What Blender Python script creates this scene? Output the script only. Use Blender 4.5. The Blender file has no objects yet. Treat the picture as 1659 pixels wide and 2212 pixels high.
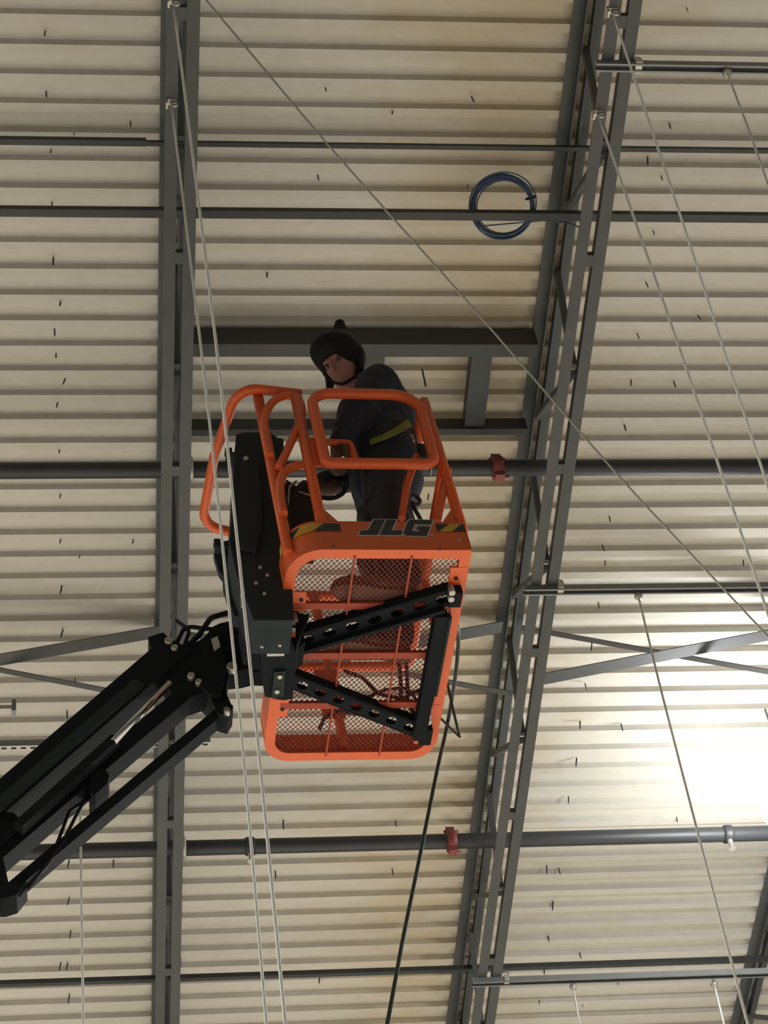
import bpy, math, random
import numpy as np
from mathutils import Vector, Matrix

random.seed(7)
SC = bpy.context.scene
COL = SC.collection

# ---------------------------------------------------------------- camera
PW, PH, FPX = 1659.0, 2212.0, 4900.0
def _camera_axes():
    cx, cy = PW/2, PH/2
    a = np.array([276-cx, -(7700-cy), -FPX]); a /= np.linalg.norm(a)
    yh = 800.0
    t = -a[0]/(a[1]*(-(yh-cy)) + a[2]*(-FPX))
    X = np.array([1, -(yh-cy)*t, -FPX*t]); X /= np.linalg.norm(X)
    return np.array([X, a, np.cross(X, a)])
CR = _camera_axes()
CC = np.array([0, 0, 1.6])
cam = bpy.data.cameras.new('camera')
camo = bpy.data.objects.new('camera', cam); COL.objects.link(camo)
cam.sensor_fit = 'HORIZONTAL'; cam.sensor_width = 36.0
cam.lens = FPX*36.0/PW
cam.clip_start = .05; cam.clip_end = 300
M4 = Matrix([list(CR[0])+[0], list(CR[1])+[0], list(CR[2])+[0], [0, 0, 0, 1]])
camo.matrix_world = Matrix.Translation(Vector(CC)) @ M4
SC.camera = camo

# ---------------------------------------------------------------- world, added unseen lamps, exposure
wd = bpy.data.worlds.new('hall_air'); SC.world = wd; wd.use_nodes = True
bg = wd.node_tree.nodes['Background']
bg.inputs[0].default_value = (.93, .96, 1, 1); bg.inputs[1].default_value = .06
def unseen_lamp(x, y, z=9.9, power=900):
    l = bpy.data.lights.new('unseen_area_lamp', 'AREA'); l.shape = 'DISK'; l.size = .6
    l.energy = power; l.color = (1, .955, .87)
    o = bpy.data.objects.new('unseen_area_lamp', l); o.location = (x, y, z); COL.objects.link(o)
for lx, ly in ((-8.5, 13), (-2.5, 13.5), (3.5, 13.5), (9.5, 13), (-5.5, 19.5), (6.5, 19.5), (12, 6), (-8.5, 5)):  # unseen lamps added mostly at the far side, leaving camera-facing rib walls darker
    unseen_lamp(lx, ly, power=960)
SC.view_settings.view_transform = 'Standard'
SC.view_settings.look = 'None'
SC.view_settings.gamma = 1
SC.view_settings.use_curve_mapping = False
SC.view_settings.exposure = 0.0
SC.cycles.use_denoising = True
SC.cycles.max_bounces = 6
SC.cycles.diffuse_bounces = 4

# ---------------------------------------------------------------- measuring helpers (photo pixel -> point on a known plane)
def ray(x, y): return CR @ np.array([x-PW/2, -(y-PH/2), -FPX])
def atz(x, y, z):
    d = ray(x, y); return Vector(CC + d*(z-CC[2])/d[2])
def atY(x, y, Y):
    d = ray(x, y); return Vector(CC + d*(Y-CC[1])/d[1])
def atX(x, y, X):
    d = ray(x, y); return Vector(CC + d*(X-CC[0])/d[0])
def atd(x, y, dist):
    d = ray(x, y); return Vector(CC + d/np.linalg.norm(d)*dist)

# ---------------------------------------------------------------- mesh helpers
V = Vector
def ortho(d, up):
    d = V(d).normalized(); up = V(up)
    s = d.cross(up)
    if s.length < 1e-4: s = d.cross(V((1, 0, 0)))
    if s.length < 1e-4: s = d.cross(V((0, 1, 0)))
    s.normalize(); u = s.cross(d).normalized()
    return d, s, u
def fillet(pts, r, n=6, closed=False):
    pts = [V(p) for p in pts]; out = []; N = len(pts)
    for i, p in enumerate(pts):
        if not closed and i in (0, N-1): out.append(p); continue
        a, b = pts[i-1], pts[(i+1) % N]
        u, w = (a-p), (b-p)
        rr = r[i] if isinstance(r, (list, tuple)) else r
        lu, lw = u.length, w.length; u.normalize(); w.normalize()
        ang = u.angle(w)
        if ang > 3.1 or rr <= 0: out.append(p); continue
        t = min(rr/math.tan(ang/2), lu*.49, lw*.49)
        rr = t*math.tan(ang/2)
        p0, p1 = p+u*t, p+w*t
        cen = p + (u+w).normalized()*(rr/math.sin(ang/2))
        for k in range(n+1):
            q = p0.lerp(p1, k/n) - cen
            out.append(cen + q.normalized()*rr if q.length > 1e-9 else p)
    return out
class MB:
    def __init__(s): s.v = []; s.f = []; s.smooth = []
    def add(s, vs, fs, sm=False):
        b = len(s.v); s.v += [tuple(p) for p in vs]
        s.f += [tuple(b+i for i in f) for f in fs]; s.smooth += [sm]*len(fs); return s
    def box(s, c, size, R=None):
        c = V(c); vs = []
        for x in (-.5, .5):
            for y in (-.5, .5):
                for z in (-.5, .5):
                    q = V((x*size[0], y*size[1], z*size[2]))
                    vs.append(c + (R @ q if R else q))
        return s.add(vs, [(0,1,3,2),(4,6,7,5),(0,4,5,1),(2,3,7,6),(0,2,6,4),(1,5,7,3)])
    def bar(s, p0, p1, w, h, up=(0, 0, 1)):
        p0, p1 = V(p0), V(p1); d, sd, u = ortho(p1-p0, up); vs = []
        for p in (p0, p1):
            for a, b in ((-1,-1),(1,-1),(1,1),(-1,1)): vs.append(p + sd*(a*w/2) + u*(b*h/2))
        return s.add(vs, [(3,2,1,0),(4,5,6,7),(0,1,5,4),(1,2,6,5),(2,3,7,6),(3,0,4,7)])
    def section(s, p0, p1, prof, up=(0, 0, 1)):
        """sweep a closed 2D profile (side, up) from p0 to p1"""
        p0, p1 = V(p0), V(p1); d, sd, u = ortho(p1-p0, up); n = len(prof)
        vs = [p + sd*a + u*b for p in (p0, p1) for a, b in prof]
        fs = [(i, (i+1) % n, n+(i+1) % n, n+i) for i in range(n)] + [tuple(range(n-1, -1, -1)), tuple(range(n, 2*n))]
        return s.add(vs, fs)
    def prism(s, pts, off):
        pts = [V(p) for p in pts]; off = V(off); n = len(pts)
        vs = pts + [p+off for p in pts]
        fs = [(i, (i+1) % n, n+(i+1) % n, n+i) for i in range(n)] + [tuple(range(n-1, -1, -1)), tuple(range(n, 2*n))]
        return s.add(vs, fs)
    def tube(s, pts, r, n=8, closed=False):
        pts = [V(p) for p in pts]; P = [pts[0]]
        for p in pts[1:]:
            if (p-P[-1]).length > 1e-5: P.append(p)
        if closed and (P[0]-P[-1]).length < 1e-5: P.pop()
        N = len(P); rr = r if isinstance(r, (list, tuple)) else None
        tan = []
        for i in range(N):
            a = P[i-1] if (i or closed) else P[i]; b = P[(i+1) % N] if (i < N-1 or closed) else P[i]
            tan.append((b-a).normalized())
        _, sd, u = ortho(tan[0], (0, 0, 1)); vs = []
        for i in range(N):
            if i:
                q = tan[i-1].rotation_difference(tan[i]); sd = q @ sd; u = q @ u
            R = rr[min(i, len(rr)-1)] if rr else r
            for k in range(n):
                a = 2*math.pi*k/n; vs.append(P[i] + sd*(R*math.cos(a)) + u*(R*math.sin(a)))
        fs = []
        for i in range(N if closed else N-1):
            j = (i+1) % N
            for k in range(n):
                k2 = (k+1) % n; fs.append((i*n+k, i*n+k2, j*n+k2, j*n+k))
        s.add(vs, fs, True)
        if not closed:
            b = len(s.v)-len(vs)
            s.f += [tuple(b+k for k in range(n-1, -1, -1)), tuple(b+(N-1)*n+k for k in range(n))]; s.smooth += [False]*2
        return s
    def cyl(s, p0, p1, r, n=12): return s.tube([p0, p1], r, n)
    def lathe(s, c, prof, ax=(0, 0, 1), n=20):
        c = V(c); d, sd, u = ortho(ax, (0, 1, 0)); vs = []
        for r, h in prof:
            for k in range(n):
                a = 2*math.pi*k/n; vs.append(c + d*h + sd*(r*math.cos(a)) + u*(r*math.sin(a)))
        fs = [(i*n+k, i*n+(k+1) % n, (i+1)*n+(k+1) % n, (i+1)*n+k) for i in range(len(prof)-1) for k in range(n)]
        s.add(vs, fs, True)
        b = len(s.v)-len(vs); m = len(prof)-1
        if prof[0][0] > 1e-6: s.f.append(tuple(b+k for k in range(n-1, -1, -1))); s.smooth.append(False)
        if prof[m][0] > 1e-6: s.f.append(tuple(b+m*n+k for k in range(n))); s.smooth.append(False)
        return s
    def mesh(s, name, mat):
        me = bpy.data.meshes.new(name); me.from_pydata(s.v, [], s.f)
        me.polygons.foreach_set('use_smooth', s.smooth)
        me.materials.append(mat); me.update(); return me
    def build(s, name, mat, parent=None):
        o = bpy.data.objects.new(name, s.mesh(name, mat)); COL.objects.link(o)
        if parent: o.parent = parent
        return o
def tag(o, label=None, cat=None, group=None, kind=None):
    for k, v in (('label', label), ('category', cat), ('group', group), ('kind', kind)):
        if v: o[k] = v
    return o
def thing(name, label, cat, group=None):
    o = bpy.data.objects.new(name, None); COL.objects.link(o); o.empty_display_size = .1
    return tag(o, label, cat, group)
def inst(me, name, parent, mw):
    o = bpy.data.objects.new(name, me); COL.objects.link(o); o.parent = parent; o.matrix_local = mw; return o

# ---------------------------------------------------------------- materials
def mat(name, col, rough=.6, metal=0, var=.0, vscale=6.0, bump=0, bscale=60, emit=None, estr=0, spec=.5):
    m = bpy.data.materials.new(name); m.use_nodes = True; nt = m.node_tree; N = nt.nodes; L = nt.links
    b = N['Principled BSDF']; b.inputs['Base Color'].default_value = (*col, 1)
    b.inputs['Roughness'].default_value = rough; b.inputs['Metallic'].default_value = metal
    b.inputs['Specular IOR Level'].default_value = spec
    if emit: b.inputs['Emission Color'].default_value = (*emit, 1); b.inputs['Emission Strength'].default_value = estr
    if var or bump:
        tc = N.new('ShaderNodeTexCoord')
    if var:
        no = N.new('ShaderNodeTexNoise'); no.inputs['Scale'].default_value = vscale; no.inputs['Detail'].default_value = 5
        L.new(tc.outputs['Object'], no.inputs['Vector'])
        mx = N.new('ShaderNodeMix'); mx.data_type = 'RGBA'
        mx.inputs[6].default_value = (*[c*(1-var) for c in col], 1); mx.inputs[7].default_value = (*[min(1, c*(1+var)) for c in col], 1)
        L.new(no.outputs['Fac'], mx.inputs[0]); L.new(mx.outputs[2], b.inputs['Base Color'])
    if bump:
        n2 = N.new('ShaderNodeTexNoise'); n2.inputs['Scale'].default_value = bscale
        L.new(tc.outputs['Object'], n2.inputs['Vector'])
        bp = N.new('ShaderNodeBump'); bp.inputs['Strength'].default_value = bump; bp.inputs['Distance'].default_value = .01
        L.new(n2.outputs['Fac'], bp.inputs['Height']); L.new(bp.outputs['Normal'], b.inputs['Normal'])
    return m
def deck_material(name, tint):
    m = bpy.data.materials.new(name); m.use_nodes = True; nt = m.node_tree; N = nt.nodes; L = nt.links
    b = N['Principled BSDF']; b.inputs['Roughness'].default_value = .55; b.inputs['Specular IOR Level'].default_value = .3
    tc = N.new('ShaderNodeTexCoord'); sp = N.new('ShaderNodeSeparateXYZ'); L.new(tc.outputs['Object'], sp.inputs[0])
    base = tuple(c*tint for c in (.63, .60, .53)); stain = tuple(c*tint for c in (.58, .50, .36))
    mp = N.new('ShaderNodeMapping'); mp.inputs['Scale'].default_value = (1.6, 3.5, 1); L.new(tc.outputs['Object'], mp.inputs[0])
    no = N.new('ShaderNodeTexNoise'); no.inputs['Scale'].default_value = 1.3; no.inputs['Detail'].default_value = 6; no.inputs['Roughness'].default_value = .65
    L.new(mp.outputs[0], no.inputs['Vector'])
    # weld and water stain runs along the second joist (x about 1.9)
    d = N.new('ShaderNodeMath'); d.operation = 'SUBTRACT'; L.new(sp.outputs[0], d.inputs[0]); d.inputs[1].default_value = 1.95
    ab = N.new('ShaderNodeMath'); ab.operation = 'ABSOLUTE'; L.new(d.outputs[0], ab.inputs[0])
    mr = N.new('ShaderNodeMapRange'); mr.inputs[1].default_value = .1; mr.inputs[2].default_value = 1.0; mr.inputs[3].default_value = .38; mr.inputs[4].default_value = 0
    L.new(ab.outputs[0], mr.inputs[0])
    ad = N.new('ShaderNodeMath'); ad.operation = 'ADD'; L.new(mr.outputs[0], ad.inputs[0]); L.new(no.outputs['Fac'], ad.inputs[1])
    # more of the brown tone towards the near end of the bay
    m3 = N.new('ShaderNodeMapRange'); m3.inputs[1].default_value = 4.75; m3.inputs[2].default_value = 3.9; m3.inputs[3].default_value = 0; m3.inputs[4].default_value = .22
    L.new(sp.outputs[1], m3.inputs[0])
    a2 = N.new('ShaderNodeMath'); a2.operation = 'ADD'; L.new(ad.outputs[0], a2.inputs[0]); L.new(m3.outputs[0], a2.inputs[1]); ad = a2
    rp = N.new('ShaderNodeMapRange'); rp.inputs[1].default_value = .58; rp.inputs[2].default_value = .95; L.new(ad.outputs[0], rp.inputs[0])
    mx = N.new('ShaderNodeMix'); mx.data_type = 'RGBA'; L.new(rp.outputs[0], mx.inputs[0])
    mx.inputs[6].default_value = (*base, 1); mx.inputs[7].default_value = (*stain, 1)
    n2 = N.new('ShaderNodeTexNoise'); n2.inputs['Scale'].default_value = 9; n2.inputs['Detail'].default_value = 4; L.new(mp.outputs[0], n2.inputs['Vector'])
    m2 = N.new('ShaderNodeMix'); m2.data_type = 'RGBA'; m2.blend_type = 'MULTIPLY'; m2.inputs[0].default_value = .18
    L.new(mx.outputs[2], m2.inputs[6]); L.new(n2.outputs['Fac'], m2.inputs[7]); L.new(m2.outputs[2], b.inputs['Base Color'])
    return m
M = dict(
    joist=mat('grey_joist_primer', (.072, .074, .071), .6, 0, .25, 9),
    pipe=mat('black_sprinkler_pipe', (.030, .031, .033), .5, 0, .2, 5),
    frame=mat('dark_frame_steel', (.034, .035, .032), .55, 0, .2, 7),
    strut=mat('galvanised_strut', (.22, .23, .23), .45, .3, .12, 12),
    strutw=mat('bright_perforated_strut', (.50, .49, .45), .5, .2, .1, 12),
    dark=mat('slot_dark', (.012, .012, .012), .8),
    red=mat('red_coupling_paint', (.22, .045, .038), .5, 0, .3, 20),
    zinc=mat('zinc_fittings', (.55, .52, .45), .4, .5, .1, 20),
    screw=mat('dark_screw_steel', (.05, .045, .042), .5, .3),
    rope=mat('white_cable_jacket', (.80, .80, .75), .6, 0, .12, 60),
    wire=mat('thin_grey_wire', (.34, .33, .29), .5, .2),
    blue=mat('blue_cable_jacket', (.042, .078, .145), .5, 0, .35, 30),
    green=mat('dark_green_hose', (.035, .05, .04), .55, 0, .2, 20),
    orange=mat('orange_lift_paint', (.74, .115, .022), .42, 0, .12, 5),
    mesh=mat('worn_floor_mesh_paint', (.24, .055, .04), .7, 0, .2, 20, spec=.2),
    worn=mat('worn_orange_paint', (.36, .062, .03), .6, 0, .25, 12, spec=.3),
    black=mat('black_lift_paint', (.013, .016, .018), .7, 0, .25, 8, spec=.08),
    cover=mat('charcoal_plastic_cover', (.033, .041, .042), .7, 0, .2, 4, spec=.1),
    chrome=mat('chrome_rod', (.75, .74, .72), .18, 1),
    bolt=mat('bolt_heads', (.42, .40, .34), .4, .6),
    hose=mat('black_rubber_hose', (.009, .010, .012), .55, spec=.25),
    white=mat('white_sticker', (.55, .53, .50), .5),
    decalb=mat('black_decal', (.022, .024, .028), .5),
    decaly=mat('yellow_decal', (.60, .36, .035), .5),
    decalw=mat('decal_outline', (.55, .50, .47), .5),
    jacket=mat('navy_work_jacket', (.018, .021, .032), .85, 0, .3, 14, .35, 40),
    trouser=mat('charcoal_work_trousers', (.024, .025, .027), .9, 0, .3, 14, .35, 40),
    skin=mat('skin', (.42, .20, .14), .55, 0, .12, 25),
    boot=mat('brown_work_boot_leather', (.11, .065, .042), .6, 0, .3, 20),
    sole=mat('dark_boot_sole', (.13, .075, .048), .8, 0, .2, 30),
    glove=mat('brown_leather_glove', (.10, .06, .035), .8, 0, .3, 30),
    helmet=mat('black_welding_helmet', (.009, .009, .010), .6, spec=.2),
    hivis=mat('lime_harness_strap', (.20, .22, .03), .7, 0, .2, 30),
    bag=mat('dark_tool_bag', (.020, .017, .018), .8, 0, .3, 20),
    eye=mat('eye', (.12, .10, .09), .2),
    lampbody=mat('lamp_housing_aluminium', (.6, .6, .6), .4, .6),
    lampglow=mat('glowing_lamp_reflector', (.9, .9, .9), .4, emit=(.96, .99, 1), estr=72),
    concrete=mat('concrete_floor', (.50, .48, .44), .75, 0, .12, .6),
)

# ---------------------------------------------------------------- the hall: floor and corrugated roof deck
fl = MB().box((0, 14, -.1), (70, 70, .2)).build('floor', M['concrete']); tag(fl, kind='structure')
ZD, PITCH = 11.4, .1502
ceiling = bpy.data.objects.new('ceiling', None); COL.objects.link(ceiling); tag(ceiling, kind='structure')
ceiling.location = (0, 0, ZD)
DMAT = [deck_material('cream_roof_deck_%d' % i, t) for i, t in enumerate((1.0, .955, .985))]
Y0 = 7.6256 - 36*PITCH
def deck_panel(k, ribs=6):
    y = Y0 + k*ribs*PITCH; prof = []
    p = PITCH
    for r in range(ribs):
        a = y + r*p
        prof += [(a, 0), (a+.046, 0), (a+.054, .038), (a+p-.008, .038)]
    prof.append((y+ribs*p, 0))
    x0, x1, nx = -7.0, 10.0, 1
    vs = [(x, yy, zz) for x in (x0, x1) for yy, zz in prof]; n = len(prof)
    mb = MB().add(vs, [(i, i+1, n+i+1, n+i) for i in range(n-1)])
    return mb.build('deck_panel', DMAT[(k*7) % 3], ceiling)
for k in range(-1, 15): deck_panel(k)
# roof screws that poke through the deck
SCREWS = [(97,77),(100,208),(282,272),(110,331),(112,447),(115,568),(131,657),(118,722),(121,772),(139,828),(124,877),(128,978),
 (131,1073),(131,1171),(288,1171),(132,1278),(134,1372),(145,1548),(137,1577),(148,1870),(148,1951),(152,2022),(130,2091),(145,2091),
 (149,2161),(245,1870),(703,196),(1021,219),(687,388),(848,246),(577,594),(925,1078),(612,1785),(855,1783),(595,1893),(848,1888),
 (390,2085),(690,2120),(1447,277),(1399,351),(1429,388),(1412,507),(1397,619),(1510,690),(1378,730),(1363,831),(1457,834),(1349,925),
 (1317,1125),(1303,1188),(1307,1221),(1606,1220),(1293,1311),(1278,1401),(1265,1487),(1253,1570),(1343,1575),(1245,1650),(1228,1732),
 (1462,1774),(1208,1886),(1181,1882),(1194,1960),(1185,2032),(1253,2067),(1176,2100),(1165,2170),(1258,2175),(1010,408),(1335,2128),
 (1484,25),(160,292),(172,1206),(162,1475)]
sm = MB().lathe((0, 0, 0), [(.0052, .03), (.0046, -.030), (.0015, -.046)], n=6).mesh('screw', M['screw'])
for i, (x, y) in enumerate(SCREWS):
    p = atz(x, y-5, ZD)
    R = Matrix.Rotation(random.uniform(-.05, .22), 4, 'Y') @ Matrix.Rotation(random.uniform(-.15, .15), 4, 'X')
    s_ = random.uniform(.75, 1.0) if i < 66 else .55
    inst(sm, 'screw', ceiling, Matrix.Translation((p.x, p.y, 0)) @ R @ Matrix.Scale(s_, 4))
rod = MB().tube([atz(912, 798, ZD), atz(912, 798, ZD)-V((0, 0, .16))], .005, 6).build('hanging_wire', M['screw'])
tag(rod, 'short dark wire hanging from the deck right of the welder', 'wire')

# ---------------------------------------------------------------- open-web steel joists
JX = (.352, 2.28, 4.22); ZB, ZT = 10.70, 11.395
def joist(x, label):
    t = thing('steel_joist', label, 'joist'); t.location = (x, 3, ZB)
    def P(dx, y, z): return V((dx, y-3, z-ZB))
    leg, gap, th = .056, .017, .007
    for s in (-1, 1):
        prof = [(s*gap, 0), (s*(gap+leg), 0), (s*(gap+leg), th), (s*(gap+th), th), (s*(gap+th), .055), (s*gap, .055)]
        if s < 0: prof = prof[::-1]
        MB().section(P(0, 2.4, ZB), P(0, 14.5, ZB), prof).build('bottom_chord_angle', M['joist'], t)
        prof = [(s*gap, 0), (s*(gap+leg+.003), 0), (s*(gap+leg+.003), -th), (s*(gap+th), -th), (s*(gap+th), -.06), (s*gap, -.06)]
        if s > 0: prof = prof[::-1]
        MB().section(P(0, 2.4, ZT), P(0, 14.5, ZT), prof).build('top_chord_angle', M['joist'], t)
    n0, per = 4.79-1.21, 1.21
    for k in range(9):
        y = n0 + k*per
        MB().bar(P(0, y, ZB+.03), P(0, y+.70, ZT-.03), .030, .034, (1, 0, 0)).build('web_member', M['joist'], t)
        MB().bar(P(0, y+1.0, ZT-.03), P(0, y+per-.04, ZB+.03), .030, .030, (1, 0, 0)).build('web_member', M['joist'], t)
        MB().box(P(0, y+.56, ZB+.02), (.034, .06, .035)).build('spacer_block', M['joist'], t)
    return t
joist(JX[0], 'grey steel joist running straight down the left side behind the lift arm')
joist(JX[1], 'grey open-web steel joist with zigzag webs right of the orange basket')
joist(JX[2], 'grey steel joist at the lower right corner beyond the bright lamp')

# X bridging between the joists
def angle_prof(a, t): return [(0, 0), (a, 0), (a, t), (t, t), (t, a), (0, a)]
YB = 8.04
def brace(p0, p1, a, label):
    MBb = MB().section(p0, p1, angle_prof(a, .006)); o = MBb.build('cross_brace', M['joist']); tag(o, label, 'brace', 'cross braces between the joists')
XL = JX[0]-1.9
xs = (XL,)+JX
txt = [('wide grey angle brace rising to the left joist at the left edge', 'thin grey angle brace falling from the left edge behind the lift arm'),
       ('wide grey angle brace crossing behind the basket, meeting the middle joist high', 'thin grey angle brace crossing behind the basket, meeting the middle joist low'),
       ('wide grey angle brace rising rightwards from the zigzag joist towards the lamp', 'thin grey angle brace falling rightwards from the zigzag joist towards the lamp')]
for i in range(3):
    a, b = xs[i], xs[i+1]
    brace((a+.08, YB, ZB+.05), (b-.06, YB+.09, ZT-.09), .082, txt[i][0])
    brace((a+.06, YB+.10, ZT-.06), (b-.08, YB+.08, ZB+.05), .034, txt[i][1])

# ---------------------------------------------------------------- bars and pipes across the bays
def long_bar(name, y0, y1, z, h, w, label, cat, m, x0=-6, x1=9):
    pa, pb = atz(0, y0, z), atz(1659, y1, z)
    yy = (pa.y+pb.y)/2
    o = MB().bar((x0, yy, z), (x1, yy, z), w, h).build(name, m); return tag(o, label, cat), yy
o, ya = long_bar('bridging_bar', 312, 319, 11.30, .022, .022, 'thin dark bar across the upper part of the roof above the blue coil', 'bar', M['pipe'])
o, yb = long_bar('bridging_bar', 464, 462, 11.1, .035, .042, 'flat dark bar carrying the blue cable coil', 'bar', M['frame'])
o, ye = long_bar('bridging_bar', 2117, 2079, 11.15, .035, .030, 'thin dark bar across the bottom of the picture', 'bar', M['pipe'])
sp = MB().bar((-6, ya-.004, 11.302), (.21, ya-.004, 11.302), .030, .034).build('bridging_splice', M['pipe'])
tag(sp, 'thicker dark splice length of the top bar left of the left joist', 'bar')

def sprinkler_pipe(y0, y1, z, r, label, coupx, hangx, headx):
    pa, pb = atz(0, y0, z), atz(1659, y1, z); yy = (pa.y+pb.y)/2
    t = thing('sprinkler_pipe', label, 'pipe'); t.location = (0, yy, z)
    MB().cyl((-6, 0, 0), (9, 0, 0), r, 20).build('pipe', M['pipe'], t)
    for cx in coupx:
        mb = MB().lathe((cx-.03, 0, 0), [(r+.004, 0), (r+.022, .008), (r+.022, .052), (r+.004, .06)], (1, 0, 0), 16)
        c = mb.build('coupling', M['red'], t)
        for s in (-1, 1):
            b = MB().box((cx, 0, s*(r+.032)), (.05, .05, .035)); b.cyl((cx-.035, 0, s*(r+.035)), (cx+.05, 0, s*(r+.035)), .009, 8)
            b.build('coupling_bolt_pad', M['red'], c)
    for hx in hangx:
        ring = [(hx, math.cos(a)*(r+.012), math.sin(a)*(r+.012)) for a in np.linspace(0, 2*math.pi, 20, endpoint=False)]
        h = MB().tube(ring, .013, 8, True); h.build('hanger_ring', M['zinc'], t)
        MB().cyl((hx, 0, r+.01), (hx, 0, ZD-z+.02), .006, 8).build('hanger_rod', M['strut'], t)
    for hx in headx:
        h = MB().cyl((hx, 0, -r+.005), (hx, 0, -r-.03), .017, 10)
        h.cyl((hx, 0, -r-.03), (hx, 0, -r-.055), .011, 8); h.lathe((hx, 0, -r-.075), [(.006, .02), (.02, .004), (.022, 0)], (0, 0, 1), 10)
        h.build('sprinkler_head', M['bolt'], t)
        MB().lathe((hx+.0, 0, 0), [(r+.003, -.03), (r+.01, -.02), (r+.01, .02), (r+.003, .03)], (1, 0, 0), 16).build('outlet_clamp', M['pipe'], t)
def xat(px, py, z): return atz(px, py, z).x
sprinkler_pipe(1017, 1008, 11.0, .043, 'black sprinkler pipe behind the basket rails with a dark red coupling', [xat(1075, 1010, 11.0)], [xat(412, 1015, 11.0)], [])
sprinkler_pipe(1836, 1806, 11.0, .046, 'black sprinkler pipe below the basket with a red coupling and a sprinkler head', [xat(975, 1817, 11.0)], [xat(397, 1830, 11.0)], [xat(540, 1830, 11.0), xat(1570, 1812, 11.0)])

# roof-opening frame welded between two joists
t = thing('roof_opening_frame', 'dark steel roof-opening frame of two channels behind the welder', 'frame')
zf0 = 11.22
y1 = atz(800, 771, zf0).y; y2 = atz(800, 941, zf0).y
xa, xb = JX[0]+.075, JX[1]-.075
t.location = (xa, y1, zf0)
def ch(y, depth, fl, nm):
    prof = [(0, 0), (fl, 0), (fl, .008), (.008, .008), (.008, depth-.008), (fl, depth-.008), (fl, depth), (0, depth)]
    prof = [(-a, b) for a, b in prof][::-1]
    MB().section(V((0, y-y1, 0)), V((xb-xa, y-y1, 0)), prof).build(nm, M['frame'], t)
ch(y1-.075, .155, .075, 'channel')
ch(y2-.04, .10, .04, 'channel')
for pxa in (1032, 803):
    xx = xat(pxa, 830, zf0+.05)-xa
    MB().bar((xx, .002, .06), (xx, y2-y1-.042, .06), .105, .09).build('crosspiece', M['frame'], t)

# struts fixed under the joists
def strut(px0, y0, y1_, z, label, x1=8.0, perforated=False, x0=None):
    pa = atz(px0, y0, z); pb = atz(1659, y1_, z); yy = (pa.y+pb.y)/2 if not perforated else pa.y
    xs0 = pa.x if x0 is None else x0
    t = thing('strut_channel', label, 'strut'); t.location = (xs0, yy, z)
    L = x1-xs0
    a, th = .0205, .004
    prof = [(-a, 0), (-a, .041), (a, .041), (a, 0), (a-.009, 0), (a-.009, th), (a-th, th), (a-th, .041-th), (-a+th, .041-th), (-a+th, th), (-a+.009, th), (-a+.009, 0)]
    MB().section((0, 0, 0), (L, 0, 0), prof).build('channel', M['strut'], t)
    return t, xs0, yy
for (px0, yy0, yy1, lab, cl) in ((1288, 150, 149, 'galvanised strut under the joists near the top right corner', 1375),
                           (1132, 1281, 1274, 'galvanised strut under the joists right of the orange basket', 1207),
                           (1022, 2121, 2113, 'galvanised strut under the joists at the bottom right', 1092)):
    t, xs0, yy = strut(px0, yy0, yy1, ZB-.043, lab)
    cx = xat(cl, yy0, ZB)-xs0
    MB().box((cx, 0, .03), (.03, .055, .045)).tube(fillet([(cx+.02, -.01, .03), (cx+.02, -.01, .09), (cx-.03, .0, .09)], .015), .006, 6).build('beam_clamp', M['zinc'], t)
# perforated strut at the left
pa = atz(455, 1603, 10.85); pb = atz(0, 1610, 10.85)
yy = (pa.y+pb.y)/2
t = thing('perforated_strut', 'perforated strut with a row of dark slots passing behind the lift arm', 'strut'); t.location = (pb.x-1, yy, 10.85)
L = pa.x-pb.x+1
MB().section((0, 0, 0), (L, 0, 0), [(-.03, 0), (.0, 0), (.0, .045), (-.004, .045), (-.004, .004), (-.03, .004)]).build('angle', M['strut'], t)
MB().box((L/2, .017, -.001), (L, .034, .004)).build('slotted_face', M['strutw'], t)
n = int(L/.052)
slot = MB().box((0, 0, 0), (.028, .012, .003)).mesh('slot', M['dark'])
for i in range(n): inst(slot, 'slot', t, Matrix.Translation((L-.03-i*.052, .017, -.003)))
# strut end with bracket at the far left edge
e = atz(30, 1531, 10.9)
t = thing('bracketed_strut', 'short strut end with an upright bracket at the left edge', 'strut'); t.location = e
MB().bar((-1.2, 0, 0), (0, 0, 0), .03, .03).build('channel', M['strutw'], t)
MB().box((.0, 0, .01), (.022, .04, .09)).build('bracket', M['strut'], t)

# ---------------------------------------------------------------- hanging cables
def cable(pts3, r, label, m, hook=None, name='hanging_cable', sag=0):
    t = thing(name, label, 'cable')
    P = [V(p) for p in pts3]; t.location = P[0]
    Q = []
    for i in range(len(P)-1):
        for k in range(10):
            f = k/10; q = P[i].lerp(P[i+1], f); Q.append(q-P[0])
    Q.append(P[-1]-P[0])
    for _ in range(6):
        Q = [Q[0]]+[(Q[i-1]+Q[i]*2+Q[i+1])/4 for i in range(1, len(Q)-1)]+[Q[-1]]
    MB().tube(Q, r, 8).build('cord', m, t)
    if hook == 'clip':
        h = MB().box((0, 0, .012), (.045, .03, .014)).box((-.02, 0, -.006), (.008, .03, .05)).box((.012, 0, -.012), (.02, .022, .02))
        h.tube(fillet([(0, 0, .01), (.0, 0, -.03), (.025, 0, -.03), (.025, 0, .0)], .01), .006, 6)
        h.build('clip', M['zinc'], t)
    elif hook == 'eye':
        h = MB().lathe((0, 0, 0), [(.0, .02), (.018, .014), (.023, 0), (.018, -.014), (0, -.02)], n=12); h.cyl((0, 0, 0), (0, 0, .05), .008, 8)
        h.build('swivel', M['zinc'], t)
    return t
cable([atz(370, 222, ZB-.01), atd(450, 880, 8.3), atd(520, 1560, 7.6), atd(583, 2300, 7.0)], .0052, 'white cable from the lower clip on the left joist, passing the lift head', M['rope'], 'clip')
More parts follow.
